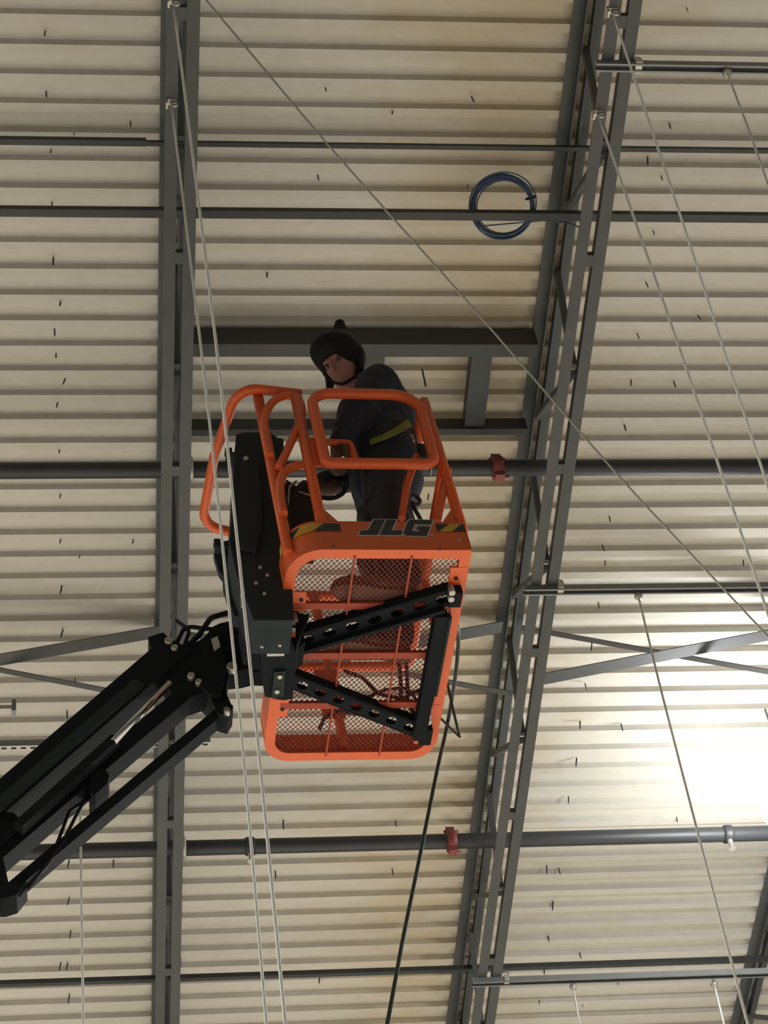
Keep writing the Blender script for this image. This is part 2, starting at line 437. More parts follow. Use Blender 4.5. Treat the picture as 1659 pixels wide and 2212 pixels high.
cable([atz(374, 4, ZB-.01), atd(470, 760, 8.3), atd(547, 1500, 7.6), atd(625, 2300, 7.0)], .0056, 'white cable from the uppermost clip on the left joist, right one of the pair', M['rope'], 'clip')
cable([atz(1322, 25, ZB-.01), atd(1475, 480, 9.4), atd(1690, 1150, 8.8)], .0055, 'white cable from the topmost clip on the zigzag joist', M['rope'], 'clip')
cable([atz(1291, 246, ZB-.01), atd(1475, 772, 9.4), atd(1680, 1390, 8.8)], .0058, 'white cable from the second clip down on the zigzag joist', M['rope'], 'clip')
cable([atz(1571, 158, ZB-.05), atd(1625, 300, 9.2), atd(1700, 520, 8.6)], .005, 'white cable from a swivel on the top right strut', M['rope'], 'eye')
cable([atz(1379, 1288, ZB-.05), atd(1425, 1480, 10.3), atd(1505, 1790, 9.8), atd(1625, 2250, 9.2)], .0055, 'pale cable from a swivel on the strut right of the basket, past the lamp', M['rope'], 'eye')
cable([atz(1238, 2132, ZB-.05), atd(1262, 2270, 11.0)], .005, 'pale cable from the left swivel of the bottom right strut', M['rope'], 'eye')
cable([atz(1543, 2127, ZB-.05), atd(1580, 2280, 11.0)], .005, 'pale cable from the right swivel of the bottom right strut', M['rope'], 'eye')
cable([atz(172, 1612, 10.83), atd(175, 1900, 11.2), atd(181, 2270, 10.6)], .006, 'thin pale cable hanging at the left behind the lift arm', M['rope'])
cable([atd(380, -78, 9.5), atd(715, 322, 9.0), atd(1000, 640, 8.8), atd(1338, 1032, 8.6), atd(1720, 1440, 8.6)], .0042, 'thin grey wire running diagonally across the whole picture', M['wire'])

# ---------------------------------------------------------------- blue cable coil tied to the bar
cen = atz(1086, 447, 11.16)
t = thing('cable_coil', 'coil of blue cable tied to the flat dark bar', 'cable coil'); t.location = cen
vd = (V(CC)-cen).normalized(); ndir = (vd*.85+V((0, 0, -.3))).normalized()
_, cs, cu = ortho(ndir, (0, 0, 1))
for k in range(16):
    r = .143+random.uniform(-.011, .012); ox, oy = random.uniform(-.006, .006), random.uniform(-.006, .006)
    if k == 0: r, oy = .158, .012
    if k == 1: r, oy = .130, -.006
    oz = random.uniform(-.012, .012)+.02
    el = random.uniform(.96, 1.04)
    ring = [cs*(ox+r*el*math.cos(a)) + cu*(oy+r/el*math.sin(a)) - ndir*oz for a in np.linspace(0, 2*math.pi, 40, endpoint=False)]
    MB().tube(ring, .0036, 6, True).build('loop', M['blue'], t)
for s in (-1, 1):
    ring = [cs*(s*.143+.026*math.cos(a)) + cu*(-.0) - ndir*(.02+.03*math.sin(a)) for a in np.linspace(0, 2*math.pi, 14, endpoint=False)]
    MB().tube(ring, .004, 6, True).build('cable_tie', M['hose'], t)
e0 = cs*.12+cu*-.06
MB().tube([e0, atz(1180, 476, 11.12)-cen, atz(1230, 482, 11.08)-cen, atz(1250, 490, 11.0)-cen, atz(1256, 520, 10.8)-cen], .004, 6).build('loose_end', M['blue'], t)

# ---------------------------------------------------------------- high-bay lamp at the right edge
lc = atz(1752, 1730, 10.62); lc.x = min(lc.x, JX[2]-.32)
t = thing('high_bay_light', 'glaring white high-bay light at the right edge of the roof', 'lamp'); t.location = lc
MB().lathe((0, 0, 0), [(.10, .17), (.14, .15), (.19, .06), (.215, -.02), (.21, -.05), (.13, -.085), (.0, -.10)], n=28).build('reflector', M['lampglow'], t)
MB().lathe((0, 0, .17), [(.075, 0), (.085, .02), (.085, .17), (.06, .2), (.0, .2)], n=20).build('housing', M['lampbody'], t)
MB().cyl((0, 0, .36), (0, 0, ZD-lc.z+.02), .008, 8).build('hanger_rod', M['strut'], t)

# ---------------------------------------------------------------- boom lift: basket pose
def _rot(yaw, roll):
    return Matrix.Rotation(yaw, 3, 'Z') @ Matrix.Rotation(roll, 3, 'Y')
BO = V((.712, 5.406, 8.577)); BRM = _rot(.0565, -.0504); BW, BD, RH = .736, 1.124, 1.09
BM = Matrix.Translation(BO) @ BRM.to_4x4(); BMI = BM.inverted()
def bl(px, py, ax, val):
    """local basket point where the sight line meets the local plane (axis ax = val)"""
    d = BRM.transposed() @ V(ray(px, py)); c = BMI @ V(CC)
    return c + d*((val-c[ax])/d[ax])
def wl(p): return BMI @ V(p)
lift = thing('boom_lift', 'orange boom lift basket on a black folding arm', 'boom lift'); lift.matrix_world = BM
OR, BK = M['orange'], M['black']
TR = .0225
# outline of the floor, anticlockwise from the rounded near-left corner
def outline(inset, n=8):
    i = inset
    return [p for p in fillet([(i, i, 0), (BW-i, i, 0), (BW-i, BD-i, 0), (i, BD-i, 0)],
                              [max(.015, .14-i), .012, max(.02, .11-i), max(.02, .11-i)], n, True)]
oo, ii = outline(0), outline(.044)
vs = [p+V((0, 0, z)) for z in (0, .012) for p in oo] + [p+V((0, 0, z)) for z in (0, .012) for p in ii]
n = len(oo); fs = []
for k in range(n):
    j = (k+1) % n
    fs += [(k, 2*n+k, 2*n+j, j), (n+k, n+j, 3*n+j, 3*n+k), (k, j, n+j, n+k), (2*n+k, 3*n+k, 3*n+j, 2*n+j)]
MB().add(vs, fs).build('floor_rim', OR, lift)
# kick plates standing on the rim (each side its own plate; the near one wraps the rounded corner)
def wall_strip(path, z0, z1, th, name, m, parent=lift):
    N = len(path); nor = []
    for k in range(N):
        a, b = path[max(0, k-1)], path[min(N-1, k+1)]; d = (b-a).normalized(); nor.append(V((d.y, -d.x, 0)))
    vs = []
    for k in range(N):
        for o_, z in ((0, z0), (0, z1), (-th, z1), (-th, z0)): vs.append(path[k] + nor[k]*o_ + V((0, 0, z)))
    fs = []
    for k in range(N-1):
        for a in range(4):
            b = (a+1) % 4; fs.append((4*k+a, 4*(k+1)+a, 4*(k+1)+b, 4*k+b))
    fs += [(0, 1, 2, 3), (4*(N-1)+3, 4*(N-1)+2, 4*(N-1)+1, 4*(N-1))]
    return MB().add(vs, fs).build(name, m, parent)
arc = [V((.14-.14*math.cos(a), .14-.14*math.sin(a), 0)) for a in np.linspace(0, math.pi/2, 12)]
near_path = arc + [V((x, 0, 0)) for x in np.linspace(.2, BW, 8)]
KH = .185
nk = wall_strip(near_path, .012, KH, .006, 'near_kick_plate', OR); nk['label'] = 'orange plate with the black JLG letters'
wall_strip([V((BW, 0.0, 0)), V((BW, BD-.12, 0))], .012, KH-.03, .006, 'kick_plate', OR)
wall_strip([V((BW-.11+.11*math.cos(a), BD-.11+.11*math.sin(a), 0)) for a in np.linspace(0, math.pi/2, 8)] + [V((.11-.11*math.sin(a), BD-.11+.11*math.cos(a), 0)) for a in np.linspace(0, math.pi/2, 8)], .012, KH-.03, .006, 'kick_plate', OR)
wall_strip([V((0, BD-.12, 0)), V((0, .15, 0))], .012, KH-.03, .006, 'kick_plate', OR)
# lettering on the near plate
def decal(poly, z_off, name, m, th=.0012):
    q = [V((p.x, -z_off, p.z)) for p in poly]
    return MB().prism(q, (0, -th, 0)).build(name, m, nk)
def zpt(a, b): return bl(600+a/3.607, 1080+b/3.607, 1, 0)
def grow(poly, d):
    out = []; N = len(poly)
    for k in range(N):
        a, p, b = poly[k-1], poly[k], poly[(k+1) % N]
        e1 = (p-a).normalized(); e2 = (b-p).normalized()
        n1, n2 = V((e1.z, 0, -e1.x)), V((e2.z, 0, -e2.x))
        m_ = n1+n2; m_ = m_/max(.35, 1+n1.dot(n2)); out.append(p+m_*d)
    return out
LET = [[(748,157),(834,158),(786,262),(770,276),(630,275),(648,241),(694,240),(708,230)],
       [(848,157),(924,158),(884,240),(972,242),(962,277),(796,276)],
       [(1030,159),(1208,162),(1192,194),(1066,191),(1044,246),(1098,248),(1106,236),(1078,234),(1090,208),(1188,212),(1160,284),(1000,280),(978,262),(1012,172)]]
for L_ in LET:
    P_ = [zpt(a, b) for a, b in L_]
    A_ = sum(P_[k-1].x*P_[k].z-P_[k].x*P_[k-1].z for k in range(len(P_)))
    decal(grow(P_, .0055 if A_ > 0 else -.0055), .0006, 'letter_outline', M['decalw'])
    decal(P_, .0020, 'letter', M['decalb'])
rg = zpt(1198, 274)
MB().cyl((rg.x, -.0005, rg.z), (rg.x, -.002, rg.z), .006, 12).build('registered_mark', M['decalw'], nk)
# hazard stripes along the plate, around the corner
cum = [0]
for k in range(1, len(near_path)): cum.append(cum[-1]+(near_path[k]-near_path[k-1]).length)
def on_path(s, out):
    s = max(0, min(s, cum[-1]-1e-6)); k = max(i for i in range(len(cum)-1) if cum[i] <= s)
    a, b = near_path[k], near_path[k+1]; d = (b-a).normalized(); f = (s-cum[k])/(cum[k+1]-cum[k])
    return a.lerp(b, f) + V((d.y, -d.x, 0))*out
def stripe(s0, s1, z0, z1, skew0, skew1, m, out=.003):
    N = 10; vs = []; fs = []
    for k in range(N+1):
        f = k/N
        for z, kk in ((z0, 0), (z1, 1)):
            sa = s0 + skew0*kk; sb = s1 + skew1*kk; p = on_path(sa+(sb-sa)*f, out); vs.append(p+V((0, 0, z)))
    for k in range(N): fs.append((2*k, 2*k+2, 2*k+3, 2*k+1))
    MB().add(vs, fs).build('hazard_stripe', m, nk)
Q = cum[11]-.14   # path length where x equals s-Q on the straight part
z0, z1 = .118, .166
for s0, s1, k0, k1, m_ in ((.0, .04, .0, .03, 'decaly'), (.04, .095, .03, .05, 'decalb'), (.095, .19, .05, .05, 'decaly'), (.19, Q+.225, .05, .0, 'decalb'),
                           (Q+.615, Q+.622, .0, .05, 'decalb'), (Q+.622, Q+.675, .045, .045, 'decaly'), (Q+.675, Q+.730, .045, .0, 'decalb')):
    stripe(s0, s1, z0, z1, k0, k1, M[m_])
for a, b in ((437, 358), (1262, 382)):
    p = bl(600+a/3.607, 1080+b/3.607, 2, 0)
    MB().cyl(p, p-V((0, 0, .002)), .006, 10).build('rivet', M['hose'], lift)
p = bl(992, 1166, 1, 0); MB().cyl(p, p-V((0, .004, 0)), .006, 8).build('rivet', M['bolt'], lift)

# expanded-metal floor
dy, dx, w_, zz_, th_ = .0135, .0055, .0040, .014, .003
vs = []; fs = []
x0, x1, yA, yB_ = .035, BW-.035, .035, BD-.035
rows = int((yB_-yA)/dy); cols = int((x1-x0)/dx)
for r in range(rows+1):
    b0 = len(vs)
    for c_ in range(cols+1):
        sgn = 1 if (c_//2 + r) % 2 else -1
        y = yA + r*dy + sgn*dy*.44; x = x0 + c_*dx
        for a, z in ((-.5, 0), (.5, 0), (.5, th_), (-.5, th_)): vs.append((x, y + a*w_, zz_+z))
    for c_ in range(cols):
        for a in range(4):
            b = (a+1) % 4; fs.append((b0+4*c_+a, b0+4*c_+b, b0+4*c_+4+b, b0+4*c_+4+a))
MB().add(vs, fs).build('expanded_metal_floor', M['mesh'], lift)
# bars under the floor
for x in (.267, .496): MB().bar((x, .03, -.002), (x, BD-.03, -.002), .008, .008).build('floor_rod', M['worn'], lift)
for y in (.285, .545, .815): MB().bar((.046, y, .005), (BW-.046, y, .005), .032, .016).build('floor_crossbar', M['worn'], lift)
# mounting tabs
def tab(pts, hole):
    MB().prism([bl(a, b, 2, -.002) for a, b in pts], (0, 0, .010)).build('mounting_tab', OR, lift)
    p = bl(*hole, 2, -.003); MB().cyl(p+V((0, 0, .002)), p-V((0, 0, .004)), .008, 10).build('bolt', M['hose'], lift)
tab([(628,1278),(662,1280),(658,1322),(622,1318)], (651,1296))
tab([(974,1226),(1008,1226),(996,1272),(967,1268)], (985,1249))
tab([(586,1512),(624,1512),(620,1548),(590,1550)], (610,1532))
tab([(920,1524),(950,1522),(935,1608),(893,1606),(896,1594),(918,1590)], (926,1560))

# ---------------------------------------------------------------- rails
def spline(pts, n=8):
    P = [V(p) for p in pts]; P = [P[0]*2-P[1]]+P+[P[-1]*2-P[-2]]; out = []
    for i in range(1, len(P)-2):
        for k in range(n):
            t = k/n; a, b, c, d = P[i-1:i+3]
            out.append(.5*((2*b)+(c-a)*t+(2*a-5*b+4*c-d)*t*t+(3*b-a-3*c+d)*t**3))
    return out+[P[-2]]
def rail(pts, r=.045, name='rail_tube', rad=TR, closed=False):
    return MB().tube(fillet(pts, r, 6, closed), rad, 10, closed).build(name, OR, lift)
A = (.012, .06); Bx = .158
za = 1.16
rail([(A[0], A[1], .05), (A[0], A[1], za)], name='post')
rail([(Bx, .022, .17), (Bx+.006, .022, 1.10)], name='post')
# U-shaped guard around the control housing
g = [bl(650, 852, 2, za), bl(530, 836, 2, za), bl(491, 880, 2, za), bl(463, 985, 2, za), bl(440, 1118, 2, za), bl(484, 1156, 2, za), bl(560, 1165, 2, za)]
rail([g[0], g[1]+V((-.03, 0, 0)), g[3], g[4]+V((-.005, .04, 0)), g[6]], .10, 'guard_tube')
# small arches between the two corner posts
def yz(px, py, y=.03): return bl(px, py, 1, y)
rail(spline([yz(582, 985), yz(572, 935), yz(574, 895), yz(592, 866), yz(622, 854), yz(646, 866), yz(652, 895), yz(640, 930), yz(602, 1012)]), 0, 'arch_tube', .018)
rail(spline([yz(612, 1110), yz(605, 1062), yz(610, 1028), yz(628, 1010), yz(672, 1002)]), 0, 'arch_tube', .019)
MB().prism([yz(628, 846), yz(652, 852), yz(661, 885), yz(655, 930), yz(640, 920)], (0, .012, 0)).build('gusset', OR, lift)
# swing gate on the near side
rail([V((.222, -.012, .565)), V((.684, -.012, .565)), V((.69, -.012, 1.08)), V((.222, -.012, 1.08))], [.02, .05, .12, .09], 'gate_loop', .0235, True)
MB().prism([bl(665, 945, 1, .012), bl(688, 945, 1, .012), bl(702, 1005, 1, .012), bl(672, 1005, 1, .012)], (0, .012, 0)).build('gate_hinge_plate', OR, lift)
rail([(.235, .09, .72), (.235, .09, .86), (.375, .09, .86), (.385, .09, .70)], .02, 'hand_bracket', .015)
p = bl(910, 1003, 1, -.02); MB().cyl(p, p+V((0, .02, 0)), .009, 10).build('latch_pin', M['chrome'], lift)
# near-right corner posts and side rails
rail([(BW-.005, .025, .16), (BW-.008, .025, RH)], name='post')
rail([bl(943, 1128, 1, .03), bl(968, 1015, 1, .03)], name='post_brace', rad=.018)
rail([bl(868, 1120, 1, .05), bl(878, 1050, 1, .05), bl(900, 985, 1, .05)], name='post_brace', rad=.016)
rail([(BW-.012, .03, RH-.012), (BW-.012, BD-.06, RH-.012), (BW-.06, BD-.02, RH-.012), (.06, BD-.02, RH-.012), (.01, BD-.08, RH-.012), (.01, .72, RH-.012)], .09, 'top_rail')
rail([(BW-.012, .03, .58), (BW-.012, BD-.05, .58), (BW-.05, BD-.02, .58), (.05, BD-.02, .58), (.01, BD-.06, .58), (.01, .3, .58)], .09, 'mid_rail')
for x, y in ((.355, BD-.03), (BW-.012, .62), (.012, .72)): rail([(x, y, .05), (x, y, RH-.01)], name='post')
MB().bar((.33, BD-.055, .20), (.33, BD-.055, .52), .10, .006, (0, 1, 0)).build('far_plate', OR, lift)
for x in (Bx, BW-.012):
    sg = 1 if x < .3 else -1
    MB().prism([(x+sg*.015, .018, .30), (x+sg*.085, .018, .18), (x+sg*.015, .018, .18)], (0, .008, 0)).build('gusset', OR, lift)
MB().bar((BW-.05, .07, .62), (BW-.03, .05, 1.03), .035, .006, (1, 0, 0)).build('gate_stop', M['bolt'], lift)

# ---------------------------------------------------------------- control housing outside the left rail
def poly_y(pts, y, dep, name, m): return MB().prism([bl(a, b, 1, y) for a, b in pts], (0, dep, 0)).build(name, m, lift)
hs = poly_y([(510,940),(524,934),(584,934),(598,944),(612,1010),(628,1130),(634,1340),(548,1340),(508,1230),(496,1170),(503,1060),(506,980)], .20, .17, 'control_housing', M['cover'])
MB().prism([bl(a, b, 1, .197) for a, b in [(520,1000),(560,990),(566,1100),(552,1195),(508,1185)]], (0, -.012, 0)).build('raised_cover', M['cover'], hs)
p = bl(531, 993, 1, .19); MB().cyl(p, p-V((0, .012, 0)), .011, 12).build('cover_bolt', M['bolt'], hs)
for px, py in ((488, 982), (464, 1180)):
    p = bl(px, py, 1, .28); q = p+V((.10, 0, 0))
    mb = MB().cyl(p, q, .012, 8).box(p+V((.012, 0, .018)), (.03, .04, .014)).box(p+V((.015, 0, -.018)), (.034, .04, .014)); mb.build('latch_lever', M['cover'], hs)
MB().tube([bl(553, 1015, 1, .185), bl(563, 1080, 1, .18), bl(564, 1140, 1, .18), bl(550, 1200, 1, .185)], .006, 6).build('control_wire', M['hose'], hs)
poly_y([(590,945),(612,948),(614,985),(604,1020),(594,1010)], .42, .10, 'control_box', M['cover'])
# side shield, lower left of the housing
poly_y([(480,1170),(505,1165),(515,1260),(528,1330),(505,1330),(484,1250)], .34, .06, 'side_shield', M['cover'])
poly_y([(462,1195),(486,1185),(490,1255),(474,1235)], .36, .03, 'side_shield', M['cover'])
poly_y([(548,1270),(640,1290),(648,1350),(660,1385),(640,1402),(575,1402),(530,1385),(520,1330)], .40, .12, 'support_bracket', BK)
# rotator under the housing and support arms below the floor
ro = MB().prism([bl(a, b, 2, -.17) for a, b in [(562,1395),(632,1388),(640,1425),(632,1510),(612,1513),(572,1505),(566,1450)]], (0, 0, .20)).build('rotator', BK, lift)
MB().prism([bl(a, b, 2, -.172) for a, b in [(592,1448),(616,1446),(612,1500),(586,1502)]], (0, 0, -.012)).build('rotator_plate', M['cover'], ro)
for px, py in ((604, 1460), (598, 1492)):
    p = bl(px, py, 2, -.184); MB().cyl(p, p-V((0, 0, .010)), .010, 8).build('bolt', M['bolt'], ro)
MB().prism([bl(a, b, 2, -.174) for a, b in [(576,1404),(615,1403),(614,1417),(577,1418)]], (0, 0, .004)).build('label_plate', M['white'], ro)
def holed_arm(p0, p1, w, h, n, f0, f1, name):
    """channel: a web with round holes plus two flanges"""
    p0, p1 = V(p0), V(p1); d = (p1-p0); L = d.length; d.normalize(); sd = V((-d.y, d.x, 0)); up = V((0, 0, 1))
    mb = MB()
    hs_ = [f0+(f1-f0)*k/(n-1) for k in range(n)]; r = w*.30
    xs_ = [0.0]
    for f in hs_: xs_ += [f*L-w*.5, f*L+w*.5]
    xs_.append(L)
    def pt(a, b, z): return p0 + d*a + sd*b + up*z
    for z in (0, .006):
        for k in range(0, len(xs_), 2):
            a, b = xs_[k], xs_[k+1]
            if b > a: mb.add([pt(a, -w/2, z), pt(b, -w/2, z), pt(b, w/2, z), pt(a, w/2, z)], [(0, 1, 2, 3)])
        for f in hs_:
            c0 = f*L; N = 16; vs = []; fs = []
            for k in range(N):
                an = 2*math.pi*k/N; ca, sa = math.cos(an), math.sin(an); m_ = max(abs(ca), abs(sa))
                vs += [pt(c0+w*.5*ca/m_, w*.5*sa/m_, z), pt(c0+r*1.25*ca, r*sa, z)]
            for k in range(N):
                j = (k+1) % N; fs.append((2*k, 2*j, 2*j+1, 2*k+1))
            mb.add(vs, fs)
    for s in (-1, 1):
        q0, q1 = pt(0, s*w/2, h/2), pt(L, s*w/2, h/2); mb.bar(q0, q1, .008, h)
    return mb.build(name, BK, lift)
holed_arm(bl(628, 1392, 2, -.035), bl(985, 1287, 2, -.035), .074, .05, 7, .10, .92, 'support_arm')
MB().bar(bl(630, 1412, 2, -.05), bl(960, 1315, 2, -.05), .016, .035).build('support_arm_flange', BK, lift)
holed_arm(bl(624, 1470, 2, -.035), bl(905, 1580, 2, -.035), .066, .05, 7, .10, .92, 'support_arm')
MB().bar(bl(953, 1325, 2, -.04), bl(904, 1592, 2, -.04), .052, .05).build('support_crossbar', BK, lift)
MB().bar(bl(972, 1330, 2, -.02), bl(940, 1500, 2, -.02), .012, .03).build('support_edge_strip', M['cover'], lift)
for px, py in ((977, 1282), (975, 1296), (638, 1345), (636, 1362), (612, 1500), (925, 1550), (926, 1562)):
    p = bl(px, py, 2, -.06); MB().cyl(p+V((0, 0, .05)), p, .013, 10).build('bolt', M['bolt'], lift)
MB().box(bl(982, 1288, 2, -.03), (.05, .075, .05)).build('clamp_block', BK, lift)
MB().box(bl(918, 1585, 2, -.03), (.05, .085, .05)).build('clamp_block', BK, lift)
MB().box(bl(640, 1352, 2, -.02), (.05, .09, .05)).build('clamp_block', BK, lift)
MB().box(bl(636, 1369, 2, -.05), (.045, .022, .02)).build('orange_tag', OR, lift)
poly_y([(640,1330),(668,1326),(654,1362),(640,1400)], .32, .03, 'corner_gusset', BK)

# ---------------------------------------------------------------- folding arm (in the vertical plane Y = 6.2)
YA = 6.2
def ap(px, py, Y=YA): return wl(atY(px, py, Y))
AY = BRM.transposed() @ V((0, 1, 0))
def plate(pts, Y, th, name, m=None, parent=lift): return MB().prism([ap(a, b, Y) for a, b in pts], AY*th).build(name, m or BK, parent)
def arm(pa, pb, w, h, name, m=None, Y=YA): 
    d = ap(*pb, Y)-ap(*pa, Y); return MB().bar(ap(*pa, Y), ap(*pb, Y), w, h, AY.cross(d)).build(name, m or BK, lift)
mn = arm((-600, 2272), (385, 1412), .12, .135, 'jib_tube')
arm((-600, 2290), (300, 1497), .128, .05, 'jib_seam', M['cover'], YA-.02)
arm((-80, 1922), (450, 1470), .09, .075, 'levelling_link')
arm((-60, 2000), (494, 1532), .065, .045, 'lower_link')
MB().cyl(ap(366, 1476, 6.1), ap(244, 1604, 6.1), .0145, 14).build('cylinder_rod', M['chrome'], lift)
arm((250, 1600), (40, 1790), .05, .04, 'cylinder_barrel', Y=6.12)
plate([(196,1668),(222,1658),(236,1672),(232,1692),(206,1716),(192,1708)], YA-.06, .12, 'valve_block')
hd = plate([(320,1376),(352,1366),(372,1384),(398,1400),(440,1378),(462,1352),(492,1342),(540,1350),(552,1440),(520,1448),(494,1450),(490,1478),(488,1512),(468,1522),(446,1494),(410,1506),(372,1500),(332,1422)], YA-.05, .10, 'head_casting')
plate([(440,1385),(478,1370),(490,1440),(478,1500),(455,1500),(425,1470)], YA-.07, .14, 'head_plate')
plate([(505,1388),(548,1372),(574,1380),(578,1450),(545,1450),(506,1446)], YA-.03, .08, 'pivot_link')
plate([(448,1490),(486,1492),(503,1528),(492,1546),(470,1540)], YA-.05, .10, 'link_lug')
for px, py, r in ((501, 1437, .022), (365, 1381, .018), (377, 1396, .014), (413, 1457, .015), (429, 1470, .013), (490, 1531, .013)):
    p = ap(px, py, YA-.075); MB().cyl(p, p+AY*.03, r, 12).build('pivot_pin', M['bolt'], hd)
MB().prism([ap(a, b, YA-.074) for a, b in [(456,1380),(470,1374),(476,1396),(463,1406)]], AY*.003).build('label_plate', M['white'], hd)
plate([(-60,1850),(6,1850),(18,1905),(58,1905),(36,1932),(10,1940),(-60,1940)], YA-.05, .10, 'knuckle')
plate([(0,1752),(30,1756),(46,1772),(26,1800),(-30,1850),(-40,1760)], YA-.06, .05, 'jib_clevis')
def hose(pts, r, name='hydraulic_hose', Y=YA-.03):
    MB().tube(fillet([ap(a, b, Y) for a, b in pts], .05, 5), r, 8).build(name, M['hose'], lift)
hose([(400,1400),(430,1372),(455,1335),(500,1322),(530,1330)], .013)
hose([(380,1392),(400,1352),(440,1358),(500,1362)], .010)
hose([(415,1398),(452,1378),(470,1352),(510,1345)], .010)
hose([(392,1412),(410,1362),(380,1340)], .009)
hose([(200,1718),(150,1752),(128,1810),(112,1850),(60,1920)], .007)
hose([(192,1712),(160,1770),(138,1815),(100,1870),(40,1935)], .007)
hose([(240,1598),(215,1640),(205,1660)], .007)
for k in range(4):
    f = k*.015
    hose([(-20, 1800+k*14), (60, 1770+k*10), (140, 1712+k*6)], .008)
hose([(512,1240),(505,1290),(512,1340),(530,1380)], .014, Y=5.95)
hose([(526,1250),(535,1300),(530,1350)], .011, Y=5.95)
hose([(505,1265),(515,1330),(540,1420)], .010, Y=5.98)
poly_y([(519,1281),(529,1276),(528,1308),(521,1312)], .16, .004, 'warning_sticker', M['white'])
for px, py in ((553,1262),(562,1228),(577,1245),(571,1285),(556,1320),(546,1330),(604,1395),(565,1398)):
    p = bl(px, py, 1, .30 if py > 1300 else .19); MB().cyl(p, p-V((0, .01, 0)), .007, 8).build('bolt', M['bolt'], lift)
# ---------------------------------------------------------------- organic shapes: smooth-union distance fields meshed with surface nets
def smin(a, b, k):
    h = np.clip(.5+.5*(b-a)/k, 0, 1); return b*(1-h)+a*h-k*h*(1-h)
class Field:
    def __init__(s): s.items = []
    def cap(s, a, b, r0, r1=None, k=.03): s.items.append(('c', np.array(a, float), np.array(b, float), r0, r0 if r1 is None else r1, k)); return s
    def chain(s, pts, rs, k=.03):
        for i in range(len(pts)-1): s.cap(pts[i], pts[i+1], rs[i], rs[i+1], k)
        return s
    def ell(s, c, r, R=None, k=.03, neg=False): s.items.append(('n' if neg else 'e', np.array(c, float), np.array(r, float), R, None, k)); return s
    def plane(s, p, n): s.items.append(('p', np.array(p, float), np.array(n, float)/np.linalg.norm(n), None, None, 0)); return s
    def ev(s, P):
        D = None
        for t, a, b, c, d, k in s.items:
            if t == 'c':
                ab = b-a; h = np.clip(((P-a)@ab)/max(1e-9, ab@ab), 0, 1)
                q = np.linalg.norm(P-a-h[:, None]*ab, axis=1)-(c+(d-c)*h)
            elif t in 'en':
                X = P-a
                if c is not None: X = X@np.array(c)
                l = np.linalg.norm(X/b, axis=1); l2 = np.linalg.norm(X/(b*b), axis=1)+1e-9; q = l*(l-1)/l2
            elif t == 'p':
                D = np.maximum(D, (P-a)@b); continue
            if t == 'n': D = -smin(-D, q, k) if D is not None else D
            else: D = q if D is None else smin(D, q, k)
        return D
    def build(s, res, name, m, parent, noise=0):
        lo = np.full(3, 1e9); hi = -lo
        for t, a, b, c, d, k in s.items:
            if t == 'c': R_ = max(c, d)+.03; lo = np.minimum(lo, np.minimum(a, b)-R_); hi = np.maximum(hi, np.maximum(a, b)+R_)
            elif t == 'e': R_ = b.max()+.03; lo = np.minimum(lo, a-R_); hi = np.maximum(hi, a+R_)
        n = np.ceil((hi-lo)/res).astype(int)+1
        g = np.stack(np.meshgrid(*[lo[i]+res*np.arange(n[i]) for i in range(3)], indexing='ij'), -1).reshape(-1, 3)
        D = np.concatenate([s.ev(g[i:i+300000]) for i in range(0, len(g), 300000)])
        if noise:
            D = D + noise*(np.sin(g[:, 0]*37+g[:, 2]*23)*np.sin(g[:, 1]*41+g[:, 2]*29+1)+.6*np.sin(g[:, 2]*61+g[:, 0]*31)*np.sin(g[:, 1]*47))
        D = D.reshape(n); ins = D < 0
        cells = {}; vs = []
        offs = [(i, j, k) for i in (0, 1) for j in (0, 1) for k in (0, 1)]
        cnt = sum(ins[i:n[0]-1+i, j:n[1]-1+j, k:n[2]-1+k].astype(np.int8) for i, j, k in offs)
        act = np.argwhere((cnt > 0) & (cnt < 8))
        acc = np.zeros((len(act), 3)); num = np.zeros(len(act))
        edges = [(a, b) for a in offs for b in offs if sum(b)-sum(a) == 1 and all(y >= x for x, y in zip(a, b))]
        for a, b in edges:
            A_ = act+np.array(a); B_ = act+np.array(b); da = D[tuple(A_.T)]; db = D[tuple(B_.T)]
            cr = (da < 0) != (db < 0); t = np.where(cr, da/np.where(cr, da-db, 1), 0)
            p = A_ + (np.array(b)-np.array(a))*t[:, None]; acc += np.where(cr[:, None], p, 0); num += cr
        vs = lo + res*acc/num[:, None]
        idx = -np.ones(n, int); idx[tuple(act.T)] = np.arange(len(act))
        faces = []
        for ax in range(3):
            sl0 = [slice(None)]*3; sl1 = [slice(None)]*3; sl0[ax] = slice(0, n[ax]-1); sl1[ax] = slice(1, n[ax])
            ch = ins[tuple(sl0)] != ins[tuple(sl1)]; E_ = np.argwhere(ch)
            u = np.zeros(3, int); w = np.zeros(3, int); u[(ax+1) % 3] = 1; w[(ax+2) % 3] = 1
            ok = (E_[:, (ax+1) % 3] > 0) & (E_[:, (ax+2) % 3] > 0); E_ = E_[ok]
            q = np.stack([idx[tuple((E_-u-w).T)], idx[tuple((E_-w).T)], idx[tuple(E_.T)], idx[tuple((E_-u).T)]], 1)
            fl_ = ins[tuple(E_.T)]; q[~fl_] = q[~fl_][:, ::-1]; faces.append(q)
        F = np.concatenate(faces); F = F[(F >= 0).all(1)]
        mb = MB(); mb.v = [tuple(v) for v in vs]; mb.f = [tuple(int(i) for i in f) for f in F]; mb.smooth = [True]*len(mb.f)
        return mb.build(name, m, parent)
